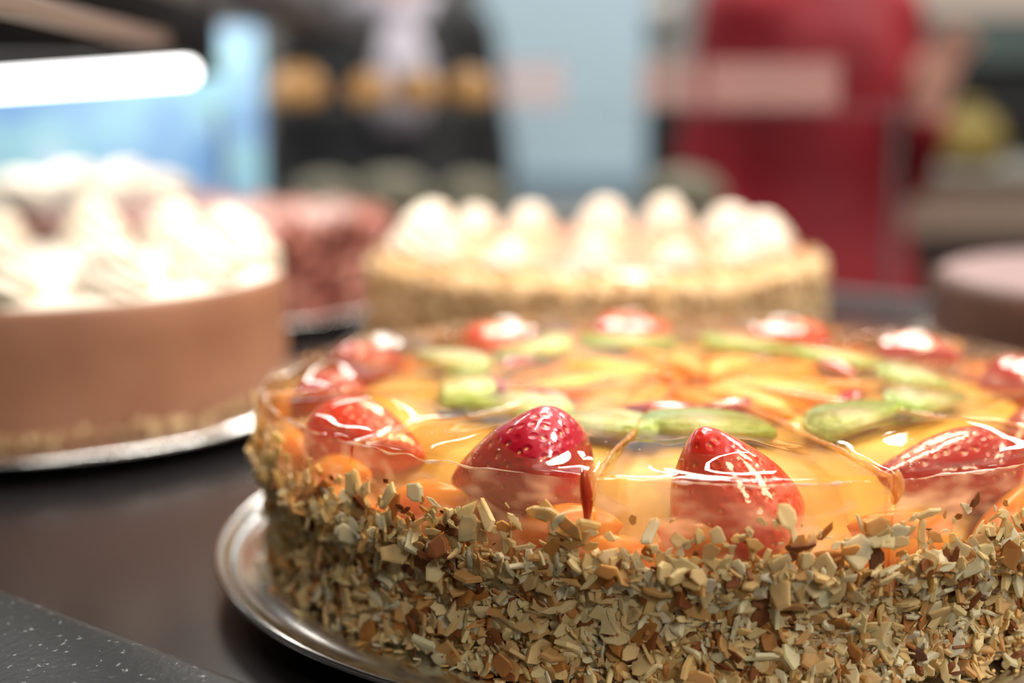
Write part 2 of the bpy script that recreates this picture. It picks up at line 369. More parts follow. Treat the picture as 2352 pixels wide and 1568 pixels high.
# strawberries: (angle deg, r/R, axis yaw deg relative to tangent, pitch deg, length, width, height of centre above surface, material)
SB = [(-118.5, .845, 8, -15, .040, .034, -.0068, 0), (-91.5, .865, 20, 64, .037, .037, -.0072, 1), (-58, .805, -16, -2, .046, .027, -.0100, 0), (-148, .840, 196, -2, .044, .028, -.0095, 1),
      (-180, .86, 10, 4, .038, .026, -.0080, 0), (152, .90, -15, 2, .034, .024, -.0082, 0), (122, .84, 0, 8, .034, .026, -.0075, 1), (93, .86, 15, 5, .036, .024, -.0060, 1),
      (62, .84, 170, 5, .036, .024, -.0062, 1), (32, .84, 5, 10, .036, .026, -.0062, 0), (3, .86, 12, 0, .038, .025, -.0075, 0), (-31, .82, -10, -4, .040, .024, -.0095, 0)]
KW = [(-92, .52, 0), (-57, .55, 12), (-28, .58, -10), (2, .57, 4), (33, .53, 20), (66, .57, -8), (98, .57, 6), (128, .57, 14), (160, .60, 50), (-165, .56, -12), (-138, .53, 8), (-115, .56, -6)]
def pol(a, r): a = math.radians(a); return Vector((r*math.cos(a), r*math.sin(a), 0))
BUMPS = []
for (a, r, yaw, pit, L, Wd, h, mi) in SB:
    c = pol(a, r*.14); t = math.radians(a+90+yaw); BUMPS.append((c.x, c.y, math.cos(t), math.sin(t), L*.50, Wd*.50, .0058))
for (a, r, yaw) in KW:
    c = pol(a, r*.14); t = math.radians(a+90+yaw); BUMPS.append((c.x, c.y, math.cos(t), math.sin(t), .018, .011, .0013))
CUTS = [-105.5+30*k for k in range(12)]
def top_z(x, y):
    r = math.hypot(x, y); z = TOP+lean(y)
    edge = min(1, max(0, (RJ-r)/.013)); edge = edge*edge*(3-2*edge)
    for (bx, by, cx, sx, l, w, h) in BUMPS:
        dx, dy = x-bx, y-by
        if abs(dx) > .05 or abs(dy) > .05: continue
        u = (dx*cx+dy*sx)/l; v = (-dx*sx+dy*cx)/w
        z += h*edge*math.exp(-(u*u+v*v)*1.1)
    z += .00045*n3((x*55, y*55, 2.2))+.00022*n3((x*160, y*160, 5.1))
    z += .0006*math.exp(-((RJ-r)/.003)**2)*(.5+n3((x*90, y*90, 9)))
    return z
def jelly_slice(a0, a1):
    na, nr = 26, 64
    V = []; F = []; MI = []
    gap = .00035
    rs = [.004+(RJ-.0022-.004)*(i/(nr-1)) for i in range(nr)]
    for i, r in enumerate(rs):
        da = math.degrees(gap/r)
        for j in range(na):
            a = math.radians(a0+da+(a1-a0-2*da)*j/(na-1)); x, y = r*math.cos(a), r*math.sin(a)
            z = top_z(x, y)
            e = min(j, na-1-j)
            if e == 0: z -= .0007
            V.append((x, y, z))
    for i in range(nr-1):
        for j in range(na-1): F.append((i*na+j, (i+1)*na+j, (i+1)*na+j+1, i*na+j+1)); MI.append(0)
    # rounded rim and outer wall, row by row
    rows = [[(nr-1)*na+j for j in range(na)]]
    for (dr, dz) in [(.0010, -.00025), (.0017, -.0008), (.0021, -.0016), (.0022, -.003), (.0021, -.006), (.0018, -.010), (.0014, -.015), (.001, -(TOP-JB))]:
        ids = []
        r = RJ-.0022+dr; da = math.degrees(gap/r)
        for j in range(na):
            a = math.radians(a0+da+(a1-a0-2*da)*j/(na-1))
            rr = r+.0009*n3((math.cos(a)*28, math.sin(a)*28, dz*60))+.0004*n3((math.cos(a)*90, math.sin(a)*90, dz*200))
            x, y = rr*math.cos(a), rr*math.sin(a)
            zz = top_z((RJ-.0022)*math.cos(a), (RJ-.0022)*math.sin(a)) if dz > -.012 else (TOP if dz < -.02 else TOP+lean(y)*.5)
            ids.append(len(V)); V.append((x, y, zz+dz))
        rows.append(ids)
    for A, B in zip(rows, rows[1:]):
        for j in range(na-1): F.append((A[j], B[j], B[j+1], A[j+1])); MI.append(1 if A is not rows[0] and A is not rows[1] else 0)
    # cut faces
    for j, flip in ((0, False), (na-1, True)):
        line = [i*na+j for i in range(nr)]
        low = []
        for i in line:
            x, y, z = V[i]; low.append(len(V)); V.append((x, y, JB+.0012))
        for k in range(nr-1):
            q = (line[k], low[k], low[k+1], line[k+1]); F.append(q[::-1] if flip else q); MI.append(0)
    me = py(V, F); 
    me.materials.append(M_jelly); me.materials.append(M_jellyside)
    me.polygons.foreach_set('material_index', MI)
    o = link('jelly_slice', me, None, cake)
    return o
for k in range(12): jelly_slice(CUTS[k], CUTS[k]+30)

# ridge of pushed-up jelly along each cut
for k, a in enumerate(CUTS):
    pts = []; rad = []
    rng = random.Random(100+k)
    for i in range(34):
        f = i/33; r = .012+(RJ-.0105)*f
        p = pol(a+.25*n3((f*9, k, 3)), r); p.z = top_z(p.x, p.y)-.0003+.0004*n3((f*14, k, 1))
        if r > RJ-.001: p.z -= (r-RJ+.001)*2.2
        pts.append(p); rad.append((.0003+.0007*abs(n3((f*26, k*3, 7))))*(1.6 if k < 2 else .8))
    link('cut_ridge', tube_me(pts, rad, 8, .9), M_ridge, cake)
# flap of jelly skin hanging over the rim at the front cuts
def flap(a, w, h, mat, tw, out):
    V = []; F = []; nu, nv = 12, 5
    for i in range(nu):
        f = i/(nu-1)
        for j in range(nv):
            g = j/(nv-1)-.5
            ww = w*math.sin(PI*(.12+.80*f))
            p = pol(a+math.degrees((g*ww)/RJ)+tw*math.sin(f*2.5), RJ+out+.0012*math.sin(f*4)+.0009*math.cos(g*5))
            p.z = TOP+lean(p.y)+.0015-h*f+.0006*math.sin(g*7)
            V.append(p)
    for i in range(nu-1):
        for j in range(nv-1): F.append((i*nv+j, i*nv+j+1, (i+1)*nv+j+1, (i+1)*nv+j))
    me = py(V, F); o = link('jelly_flap', me, mat, cake)
    md = o.modifiers.new('s', 'SOLIDIFY'); md.thickness = .0007; md.offset = 0
M_flap = pmat('jelly_skin', S('#d4502a'), .15, coat=1, trans=.55, var=S('#e88a3a'), vscale=120)
flap(-106.6, .0026, .013, M_flap, .4, .0002); flap(-75.5, .0026, .008, M_ridge, .4, .0001)

# milky film smeared along the upper rim, and droplets of jelly beside it
M_film = clear_mat('jelly_film', (1, .97, .95, 1), haze=.5, hazecol=S('#fbe6dc'), rough=.06, bump=.5, bscale=400, trl=.4)
for q, (a0, a1, sc) in enumerate([(-176, -142, 1.2), (-139, -113, 1.0), (-101, -79, 1.1), (-73, -44, 1.0)]):
    pts = []; rad = []
    for i in range(60):
        f = i/59; a = a0+(a1-a0)*f; r = RJ-.0008+.0006*n3((f*8, q, 4))
        p = pol(a, r); p.z = top_z(p.x, p.y)-.0010+.0007*n3((f*10, q, 2))
        pts.append(p); rad.append(sc*(.00008+.0011*max(0, n3((f*13, q*5, 8))+.15))*min(1, f*8, (1-f)*8)+.00005)
    link('rim_film', tube_me(pts, rad, 8, .7), M_film, cake)
Vd = []; Fd = []
rd = random.Random(5)
for k in range(110):
    a = math.radians(rd.gauss(-95, 30)); r = RJ-.004-abs(rd.gauss(0, .012)); x, y = r*math.cos(a), r*math.sin(a); z = top_z(x, y); q = rd.uniform(.00018, .0005); b = len(Vd)
    for i in range(5):
        for j in range(8): t = PI/2*i/4; Vd.append((x+q*math.cos(t)*math.cos(j*PI/4), y+q*math.cos(t)*math.sin(j*PI/4), z+q*.9*math.sin(t)))
    for i in range(4):
        for j in range(8): Fd.append((b+i*8+j, b+i*8+(j+1) % 8, b+(i+1)*8+(j+1) % 8, b+(i+1)*8+j))
o = link('jelly_droplets', py(Vd, Fd), clear_mat('droplet', (.98, .92, .8, 1), haze=.15, rough=.03, bump=0, f0=.08), cake); o['kind'] = 'stuff'

def strawberry_mesh(seed):
    rng = random.Random(seed); nu, nv = 44, 36
    V = []; F = []
    prof = []
    for i in range(nu+1):
        t = i/nu     # 0 tip .. 1 stem end
        r = (t+.004)**.66*math.sqrt(max(0, 1-t**5)) if 0 < t < 1 else 0
        prof.append((t-.5, r))
    mx = max(r for _, r in prof)
    k1 = rng.uniform(-.1, .1)
    for i, (x, r) in enumerate(prof):
        for j in range(nv):
            a = 2*PI*j/nv; rr = .5*r/mx*(1+.07*n3((x*3, math.cos(a)*1.3+seed, math.sin(a)*1.3)))
            V.append((x, rr*math.cos(a)+k1*(x*x*4-.5)*.3, rr*math.sin(a)*.96))
    for i in range(nu):
        for j in range(nv): F.append((i*nv+j, i*nv+(j+1) % nv, (i+1)*nv+(j+1) % nv, (i+1)*nv+j))
    me = py(V, F); bm = bmesh.new(); bm.from_mesh(me); bmesh.ops.remove_doubles(bm, verts=bm.verts, dist=1e-5); bmesh.ops.recalc_face_normals(bm, faces=bm.faces); bm.to_mesh(me); bm.free()
    return me
for i, (a, r, yaw, pit, L, Wd, h, mi) in enumerate(SB):
    me = strawberry_mesh(i); me.transform(Matrix.Diagonal((L, Wd, Wd*.95, 1)))
    c = pol(a, r*.14); c.z = TOP+h+lean(c.y)
    o = link('strawberry', me, M_straw[mi], cake, c); o.rotation_euler = (rnd.uniform(-.3, .3), math.radians(pit), math.radians(a+90+yaw))

# kiwi half slices
def kiwi_mesh():
    bm = bmesh.new(); R = .0205; n = 22; base = []
    for k in range(n+1):
        a = PI*k/n; base.append(bm.verts.new((R*math.cos(a), R*.92*math.sin(a)-.006, -.0022)))
    f = bm.faces.new(base); r = bmesh.ops.extrude_face_region(bm, geom=[f])
    for v in [g for g in r['geom'] if isinstance(g, bmesh.types.BMVert)]: v.co.z = .0022
    bmesh.ops.recalc_face_normals(bm, faces=bm.faces)
    bmesh.ops.bevel(bm, geom=[e for e in bm.edges], offset=.0011, segments=3, affect='EDGES', clamp_overlap=True)
    me = bpy.data.meshes.new('m'); bm.to_mesh(me); bm.free(); return me
kme = kiwi_mesh()
kme.materials.append(M_kiwi); kme.polygons.foreach_set('use_smooth', [True]*len(kme.polygons))
for i, (a, r, yaw) in enumerate(KW):
    c = pol(a, r*.14); c.z = TOP-.0016+lean(c.y)
    o = bpy.data.objects.new('kiwi_slice', kme); COL.objects.link(o); o.parent = cake; o.location = c
    o.rotation_euler = (rnd.uniform(.02, .12), rnd.uniform(-.07, .07), math.radians(a+90+yaw))

# orange segments fanned in the middle, peach pieces near the wall, red slices between
def crescent(L, w, h, bend=.5, n=16, m=12):
    V = []; F = []
    for i in range(n+1):
        t = i/n; x = (t-.5)*L; y = bend*w*(1-(2*t-1)**2)
        s = max(.04, math.sin(PI*t)**.6)
        for j in range(m):
            a = 2*PI*j/m; V.append((x, y+.5*w*s*math.cos(a), .5*h*s*math.sin(a)))
    for i in range(n):
        for j in range(m): F.append((i*m+j, i*m+(j+1) % m, (i+1)*m+(j+1) % m, (i+1)*m+j))
    F.append(tuple(range(m))[::-1]); F.append(tuple(n*m+j for j in range(m)))
    return py(V, F)
seg = crescent(.050, .015, .009, .25)
seg.materials.append(M_orange); seg.polygons.foreach_set('use_smooth', [True]*len(seg.polygons))
for k in range(22):
    a = k*360/22+8; r = .030+.009*(k % 2)
    c = pol(a, r); c.z = TOP-.0052+.0008*(k % 3)+lean(c.y)
    o = bpy.data.objects.new('orange_segment', seg); COL.objects.link(o); o.parent = cake; o.location = c
    o.rotation_euler = (rnd.uniform(-.3, .3), rnd.uniform(-.06, .06), math.radians(a+rnd.uniform(10, 40)))
pch = crescent(.030, .011, .013, .3); pch.materials.append(M_peach); pch.polygons.foreach_set('use_smooth', [True]*len(pch.polygons))
for k in range(40):
    a = k*18+rnd.uniform(-4, 4); c = pol(a, .1290+rnd.uniform(-.003, .0010)); c.z = JB+(.0055 if k < 20 else .0110)+rnd.uniform(-.001, .0025)
    o = bpy.data.objects.new('peach_piece', pch); COL.objects.link(o); o.parent = cake; o.location = c
    s = rnd.uniform(.95, 1.25); o.scale = (s, s, s)
    o.rotation_euler = (rnd.uniform(-.4, .4), rnd.uniform(-.35, .35), math.radians(a-90))
rsl = crescent(.026, .008, .0045, .4); rsl.materials.append(M_redslice); rsl.polygons.foreach_set('use_smooth', [True]*len(rsl.polygons))
for (a, r) in [(-75, .30), (-104, .34), (-150, .38), (-172, .44), (-35, .40), (150, .45), (20, .42)]:
    c = pol(a, r*.14); c.z = TOP-.0016+lean(c.y)
    o = bpy.data.objects.new('red_fruit_slice', rsl); COL.objects.link(o); o.parent = cake; o.location = c
    o.rotation_euler = (0, .05, math.radians(a-90))

# chopped almonds
TONES = [((.92, .67, .31), 28), ((.95, .77, .42), 32), ((.82, .49, .18), 12), ((.96, .86, .60), 18), ((.64, .28, .07), 7), ((.36, .12, .035), 6), ((.20, .07, .03), 2)]
TSUM = sum(w for _, w in TONES)
def tone(rng):
    x = rng.uniform(0, TSUM)
    for c, w in TONES:
        x -= w
        if x <= 0: break
    k = rng.uniform(.9, 1.08); return (min(1, c[0]*k), min(1, c[1]*k), min(1, c[2]*k*rng.uniform(.92, 1.06)), 1)
def flake_geo(rng, size):
    n = rng.randint(6, 9); el = rng.uniform(.45, .95); th = min(.0011, size*rng.uniform(.07, .16)) if size < .5 else rng.uniform(.05, .11); ph = rng.uniform(0, 6.28)
    kind = rng.random()
    if kind < .25: el = rng.uniform(.2, .4)          # slivers
    pts = []
    for k in range(n):
        a = 2*PI*(k+rng.uniform(-.33, .33))/n; r = .5*size*rng.uniform(.6, 1.15)
        pts.append((r*math.cos(a), r*el*math.sin(a)))
    cu = rng.uniform(-1, 1)*.4/size
    top = [(x, y, th*.5+cu*x*x) for x, y in pts]; bot = [(x*1.02, y*1.02, -th*.5+cu*x*x) for x, y in pts]
    ins = [(x*.8, y*.8, th*.72+cu*x*x*.64) for x, y in pts]
    V = bot+top+ins; F = [tuple(range(n))[::-1]]
    for k in range(n): F.append((k, (k+1) % n, n+(k+1) % n, n+k)); F.append((n+k, n+(k+1) % n, 2*n+(k+1) % n, 2*n+k))
    F.append(tuple(2*n+k for k in range(n)))
    return V, F
def set_tone(me, cols):
    at = me.color_attributes.new('tone', 'FLOAT_COLOR', 'POINT')
    at.data.foreach_set('color', np.array(cols, dtype=np.float32).ravel())
def side_radius(z): return .1362 if z < .025 else .1362+.0058*min(1, (z-.025)/.010)
def flake_place(rng, near):
    """angle, height, radius and rotation of one flake on the wall of the cake"""
    a = rng.gauss(-100, 62) if near else rng.uniform(-180, 180)
    a = math.radians(a)
    u = rng.random()
    if u < .87: z = rng.uniform(.0020, .0345)
    else: z = .0345+abs(rng.gauss(0, .0070))
    if z > .0500: z = rng.uniform(.030, .046)
    r = side_radius(z)+rng.uniform(.0000, .0034)*(1 if z < .0355 else .25)+(.0025*rng.random()**2 if z < .006 else 0)
    p = Vector((r*math.cos(a), r*math.sin(a), z))
    spread = .55 if z < .0355 else .30
    q = Euler((0, 0, rng.uniform(0, 6.28))).to_matrix()
    base = Matrix(((-math.sin(a), 0, math.cos(a)), (math.cos(a), 0, math.sin(a)), (0, 1, 0)))   # local z -> outward, x tangent, y up
    tilt = Euler((rng.gauss(0, spread), rng.gauss(0, spread), 0)).to_matrix()
    return p, base @ tilt @ q, a, z
rng = random.Random(11)
V = []; F = []; C = []
def add_flake(p, R, size):
    v, f = flake_geo(rng, size); b = len(V); c = tone(rng)
    for x in v: V.append(p+R @ Vector(x)); C.append(c)
    for x in f: F.append(tuple(b+i for i in x))
for k in range(11000):
    p, R, a, z = flake_place(rng, k % 5 != 0)
    if z > .038 and rng.random() < .45: continue
    add_flake(p, R, min(.0095, max(.0018, rng.lognormvariate(math.log(.0038), .5))))
for k in range(7000):      # fine crumbs filling the gaps
    p, Rm, a, z = flake_place(rng, k % 5 != 0)
    if z > .036: continue
    r = math.hypot(p.x, p.y); q = (side_radius(z)+rng.uniform(-.001, .0018))/r
    add_flake(Vector((p.x*q, p.y*q, p.z)), Rm, rng.uniform(.0010, .0026))
for k in range(420):       # crumbs lying on the plate at the foot
    a = math.radians(rng.uniform(-180, 180)); r = .1395+abs(rng.gauss(0, .0026))
    if r > .1445: continue
    add_flake(Vector((r*math.cos(a), r*math.sin(a), .0006)), Euler((rng.gauss(0, .25), rng.gauss(0, .25), rng.uniform(0, 6))).to_matrix(), rng.uniform(.0012, .0045))
me = py(V, F); set_tone(me, C)
o = link('almond_crumbs', me, M_almond, cake, smooth=False); o['kind'] = 'stuff'
variants = []
for k in range(36):
    v, f = flake_geo(rng, 1.0); me = py(v, f); c = tone(rng); set_tone(me, [c]*len(v)); me.materials.append(M_almond); variants.append(me)
cnt = 0
while cnt < 290:
    p, R, a, z = flake_place(rng, True)
    if not (-190 < math.degrees(a) < -5): continue
    if z > .038 and rng.random() < .3: continue
    r = math.hypot(p.x, p.y); p = Vector((p.x*(r+.0018)/r, p.y*(r+.0018)/r, p.z))
    o = bpy.data.objects.new('almond_flake', variants[cnt % 36]); COL.objects.link(o); o.parent = cake
    s = rng.uniform(.0055, .0095); o.matrix_local = Matrix.Translation(p) @ R.to_4x4() @ Matrix.Diagonal((s, s, s, 1)); cnt += 1

# ------------------------------------------------------------------ cream rosettes
def rosette_mesh(R, H, lobes=7, twist=2.2, seed=0, tip=True):
    V = []; F = []; nz, na = 18, 56; rr = random.Random(seed)
    for i in range(nz+1):
        t = i/nz
        R0 = R*(math.sqrt(max(0, 1-t**2.6))*(1-.25*t)*(1+.06*math.sin(t*PI*2.6)) if t < 1 else 0)+.0004
        for j in range(na):
            a = 2*PI*j/na; k = 1+.13*math.cos(lobes*(a+twist*t))
            V.append((R0*k*math.cos(a)+.06*R*math.sin(t*5+seed), R0*k*math.sin(a), H*t))
    for i in range(nz):
        for j in range(na): F.append((i*na+j, i*na+(j+1) % na, (i+1)*na+(j+1) % na, (i+1)*na+j))
    F.append(tuple(nz*na+j for j in range(na)))
    return py(V, F)
def ring_rosettes(parent, n, r, z, R, H, mat, a0=0, jitter=.1, sz=.1, front=1.0):
    ms = []
    for q in range(3):
        m = rosette_mesh(R, H, 7, 2.2+.4*q, q); m.materials.append(mat); m.polygons.foreach_set('use_smooth', [True]*len(m.polygons)); ms.append(m)
    for k in range(n):
        a = math.radians(a0+360*k/n+rnd.uniform(-1, 1)*jitter*10)
        o = bpy.data.objects.new('cream_rosette', ms[k % 3]); COL.objects.link(o); o.parent = parent
        o.location = (r*math.cos(a), r*math.sin(a), z); s = (1+rnd.uniform(-sz, sz))*(front if math.sin(a) < -.25 else 1); o.scale = (s, s, s*(1+rnd.uniform(-sz, sz))); o.rotation_euler = (rnd.uniform(-.1, .1), rnd.uniform(-.1, .1), a)
def cake_body(R, H, bev=.006, wobk=.006, n=96):
    def w(a, r, z): return r*(1+wobk*n3((math.cos(a)*2.5, math.sin(a)*2.5, z*20))), z
    return lathe([(0, 0), (R*.99, 0), (R, .002), (R, H*.3), (R, H*.7), (R-bev*.1, H-bev), (R-bev*.3, H-bev*.4), (R-bev, H), (R*.6, H), (0, H)], n, w)
def crumbs_on(parent, name, R, z0, z1, count, size, tones, mat, topR=0, topz=0, ntop=0, seed=1, curl=0):
    rg = random.Random(seed); V = []; F = []; C = []
    for k in range(count+ntop):
        if k < count:
            a = rg.uniform(0, 2*PI); z = rg.uniform(z0, z1); p = Vector((R*math.cos(a), R*math.sin(a), z))
            B = Matrix(((-math.sin(a), 0, math.cos(a)), (math.cos(a), 0, math.sin(a)), (0, 1, 0)))
        else:
            a = rg.uniform(0, 2*PI); r = topR*math.sqrt(rg.random()); p = Vector((r*math.cos(a), r*math.sin(a), topz)); B = Matrix.Identity(3)
        Rm = B @ Euler((rg.gauss(0, .6), rg.gauss(0, .6), 0)).to_matrix() @ Euler((0, 0, rg.uniform(0, 6.28))).to_matrix()
        s = size*rg.uniform(.5, 1.3); c = rg.choice(tones); kk = rg.uniform(.85, 1.1); c = (c[0]*kk, c[1]*kk, c[2]*kk, 1); b = len(V)
        if curl:   # curled chocolate shaving: bent strip
            w = s*.4; n = 7; rad = s*.45; span = rg.uniform(2.0, 4.2)
            for q in range(n):
                t = (q/(n-1)-.5)*span
                for e in (-1, 1):
                    for h in (0, .0006): V.append(p+Rm @ Vector(((rad+h)*math.sin(t), e*w, (rad+h)*(1-math.cos(t))))); C.append(c)
            for q in range(n-1):
                i = b+q*4; j = i+4
                F += [(i, j, j+2, i+2), (i+1, i+3, j+3, j+1), (i, i+1, j+1, j), (i+2, j+2, j+3, i+3)]
        else:
            el = rg.uniform(.4, .9)
            for (x, y, z) in [(-.5, -.4, 0), (.5, -.5, 0), (.4, .5, 0), (-.45, .45, 0), (-.3, -.25, .5), (.3, -.3, .45), (.25, .3, .5), (-.3, .3, .4)]:
                V.append(p+Rm @ Vector((x*s, y*s*el, (z-.15)*s))); C.append(c)
            F += [(b+3, b+2, b+1, b), (b+4, b+5, b+6, b+7), (b, b+1, b+5, b+4), (b+1, b+2, b+6, b+5), (b+2, b+3, b+7, b+6), (b+3, b, b+4, b+7)]
    me = py(V, F); set_tone(me, C); o = link(name, me, mat, parent, smooth=False); o['kind'] = 'stuff'; return o

# brown mousse cake with white cream
t = thing('mousse_cake', 'smooth brown mousse cake ringed with white cream rosettes at left', 'cake', (*BROWN, Z0))
link('mousse_body', cake_body(.1285, .0600, .004, .002), M_mousse, t)
link('cream_top', lathe([(0, .0625), (.09, .0622), (.120, .0615), (.1250, .0600), (.1262, .0590)], 96), M_whip, t)
ring_rosettes(t, 13, .106, .0615, .0175, .026, M_whip, 5, .15)
crumbs_on(t, 'base_crumbs', .1290, .001, .006, 420, .005, [(.45, .28, .13), (.6, .42, .22), (.35, .2, .1)], M_crumb, seed=3)

# caramel nut cake
t = thing('caramel_cake', 'tan nut coated cake with caramel top and cream rosettes behind the fruit cake', 'cake', (*CARAM, Z0))
link('cake_body', cake_body(.1270, .0575, .007), M_tan, t)
link('caramel_glaze', lathe([(0, .0605), (.09, .0605), (.112, .0600), (.118, .0585), (.1195, .0570)], 96), M_caramel, t)
crumbs_on(t, 'nut_crumbs', .1275, .002, .054, 3600, .005, [(.62, .41, .19), (.74, .54, .29), (.82, .64, .40), (.42, .22, .08)], M_crumb, .126, .058, 500, seed=5)
ring_rosettes(t, 14, .099, .0595, .0165, .0220, M_whip, 8, .2, .12, .66)

# pink cake
t = thing('pink_cake', 'pink cake covered with rosy chocolate shavings behind the brown cake', 'cake', (*PINKC, Z0))
link('cake_body', cake_body(.1250, .054, .01), M_pink, t)
link('dusted_top', lathe([(0, .062), (.05, .061), (.09, .058), (.112, .054)], 64), M_pinkdust, t)
crumbs_on(t, 'pink_shavings', .1255, .003, .056, 1100, .013, [(.50, .19, .14), (.42, .15, .11), (.6, .28, .22)], M_crumb, seed=7, curl=1)
crumbs_on(t, 'pale_shavings', .1, 0, .05, 0, .013, [(.8, .58, .53), (.85, .68, .64), (.7, .42, .36)], M_crumb, .115, .055, 420, 8, curl=1)

# white cream cake
t = thing('cream_cake', 'tall white cream cake in front of the blue poster', 'cake', (*WHITE, Z0))
link('cake_body', cake_body(.128, .052, .008), M_whip, t)
ring_rosettes(t, 11, .094, .050, .028, .020, M_whip, 0, .2, .15)
link('centre_rosette', rosette_mesh(.05, .02), M_whip, t, (0, 0, .050))

# dark chocolate cake
t = thing('chocolate_cake', 'dark chocolate cake with pale dusted top at the right edge', 'cake', (*CHOC, Z0))
link('cake_body', cake_body(.1190, .045, .006), M_choc, t)
link('dusted_top', lathe([(0, .0475), (.08, .0472), (.108, .0462), (.114, .0445)], 72), M_pale_dust, t)

# ------------------------------------------------------------------ pastries and milky panes on the glass shelf beyond
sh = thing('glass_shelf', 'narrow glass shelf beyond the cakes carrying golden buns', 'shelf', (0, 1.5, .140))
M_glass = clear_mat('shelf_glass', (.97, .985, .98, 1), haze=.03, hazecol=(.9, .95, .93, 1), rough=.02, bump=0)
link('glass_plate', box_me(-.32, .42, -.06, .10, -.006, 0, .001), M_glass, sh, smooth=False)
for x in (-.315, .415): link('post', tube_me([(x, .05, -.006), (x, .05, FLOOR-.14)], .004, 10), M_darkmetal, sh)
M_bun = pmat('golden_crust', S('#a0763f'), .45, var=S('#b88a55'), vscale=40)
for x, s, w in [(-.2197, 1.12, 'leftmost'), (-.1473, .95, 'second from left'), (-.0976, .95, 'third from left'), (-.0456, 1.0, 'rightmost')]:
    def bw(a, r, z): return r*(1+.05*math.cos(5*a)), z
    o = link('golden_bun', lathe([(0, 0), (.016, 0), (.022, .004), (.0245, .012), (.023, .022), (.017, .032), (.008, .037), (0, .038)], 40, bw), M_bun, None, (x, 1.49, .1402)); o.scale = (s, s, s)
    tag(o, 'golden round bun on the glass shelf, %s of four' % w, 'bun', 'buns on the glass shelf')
M_milky = clear_mat('milky_clear', (.98, .97, .97, 1), haze=.22, hazecol=S('#f2c9c0'), rough=.1, bump=0, trl=.5)  # pale pinkish see-through sheets standing across the background
for (x0, x1, lab) in [(-.012, .055, 'milky pane in front of the pale blue column'), (.130, .192, 'milky pane in front of the dark cabinet'), (.198, .335, 'wide milky pane in front of the red clothes')]:
    t = thing('milky_pane', lab, 'card holder', ((x0+x1)/2, 1.485, .1402), group='milky panes')
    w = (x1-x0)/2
    link('front_pane', box_me(-w, w, -.004, -.001, 0, .046, .001), M_milky, t, smooth=False); link('foot', box_me(-w, w, -.004, .03, 0, .003), M_milky, t, smooth=False)

# ------------------------------------------------------------------ shop beyond
M_colblue = pmat('column_paint', S('#a9c4d4'), .6); M_plinth = pmat('column_base', S('#7d94a3'), .6)
t = thing('column', 'pale blue square column between the person in black and red clothes', 'column', (.137, 4.2, FLOOR))
link('shaft', box_me(-.225, .235, -.2, .2, 1.05, 3.15), M_colblue, t, smooth=False)
link('base', box_me(-.235, .245, -.21, .21, 0, 1.05), M_plinth, t, smooth=False)
link('collar', box_me(-.235, .245, -.212, .21, .04+1.0, 1.065, .004), M_plinth, t, smooth=False)
# blue poster board, gently curved
V = []; F = []; nx = 24
for i in range(nx+1):
    f = i/nx; x = -.62*(1-f); y = .05*math.sin(f*PI)+.02*math.sin(f*9)
    V += [(x, y, 0), (x, y, .29)]
for i in range(nx): F.append((2*i, 2*i+2, 2*i+3, 2*i+1))
t = thing('poster_board', 'backlit blue and white poster board behind the white cream cake', 'poster', (-.352, 2.0, -.05))
o = link('printed_sheet', py(V, F), poster_mat(), t); md = o.modifiers.new('s', 'SOLIDIFY'); md.thickness = .004
for x in (-.60, -.02): link('post', tube_me([(x, .03, .28), (x, .03, FLOOR+.05)], .008, 8), M_darkmetal, t)
# back counter on the right with things on it
t = thing('back_counter', 'beige fronted back counter behind the dark chocolate cake', 'counter', (1.32, 2.97, FLOOR))
link('front_panel', box_me(-.50, 1.2, -.02, 0, 1.005, 1.12), pmat('counter_beige', S('#9c8a7c'), .6), t, smooth=False)
link('counter_body', box_me(-.48, 1.2, 0, .5, 0, 1.115), pmat('counter_dark', S('#3a2c26'), .6), t, smooth=False)
link('worktop', box_me(-.52, 1.22, -.04, .5, 1.115, 1.135, .004), pmat('worktop_grey', S('#77756e'), .4), t, smooth=False)
o = link('food_bag', lathe([(0, 0), (.05, 0), (.065, .02), (.07, .06), (.055, .10), (.02, .125), (.03, .14), (0, .14)], 24, lambda a, r, z: (r*(1+.12*math.cos(3*a+z*20)), z)), pmat('bag_olive', S('#7a6a28'), .6), None, (.98, 3.08, FLOOR+1.135))
tag(o, 'olive yellow bag standing on the back counter', 'bag')
t = thing('oven', 'black oven with grey green top panel behind the back counter', 'oven', (1.32, 3.5, FLOOR))
ob = link('oven_body', box_me(-.42, .8, 0, .6, 0, 1.36), pmat('oven_black', S('#17191c'), .3), t, smooth=False)
link('top_panel', box_me(-.42, .8, -.01, .6, 1.36, 1.47), pmat('oven_teal', S('#445150'), .4), t, smooth=False)
link('door_handle', tube_me([(-.35, -.03, 1.25), (.7, -.03, 1.25)], .01, 10), M_darkmetal, ob)
struct(link('trim_1', box_me(.9, 3.0, 5.44, 5.5, .35, 2.0), M_wallbeige, smooth=False), 'beige wall panel above the oven')
t = thing('dark_cabinet', 'black cabinet between the pale column and the red clothes', 'cabinet', (.62, 4.6, FLOOR))
link('cabinet_body', box_me(-.25, .9, 0, .4, 0, 1.37, .005), pmat('cabinet_black', S('#151312'), .5), t, smooth=False)
cd = link('cabinet_door', box_me(-.22, .3, -.02, 0, .1, 1.33, .004), pmat('cabinet_door_black', S('#1b1918'), .4), t, smooth=False); link('door_handle', tube_me([(.24, -.035, .7), (.24, -.035, .9)], .008, 10), M_brownmetal, cd)
o = link('wall_lamp', lathe([(0, -.05), (.035, -.045), (.055, -.02), (.06, 0), (.055, .02), (.035, .045), (0, .05)], 24), pmat('lamp_white', S('#e9e7e6'), .4), None, (.56, 5.42, .44))
tag(o, 'small round white wall lamp above the black cabinet', 'lamp')
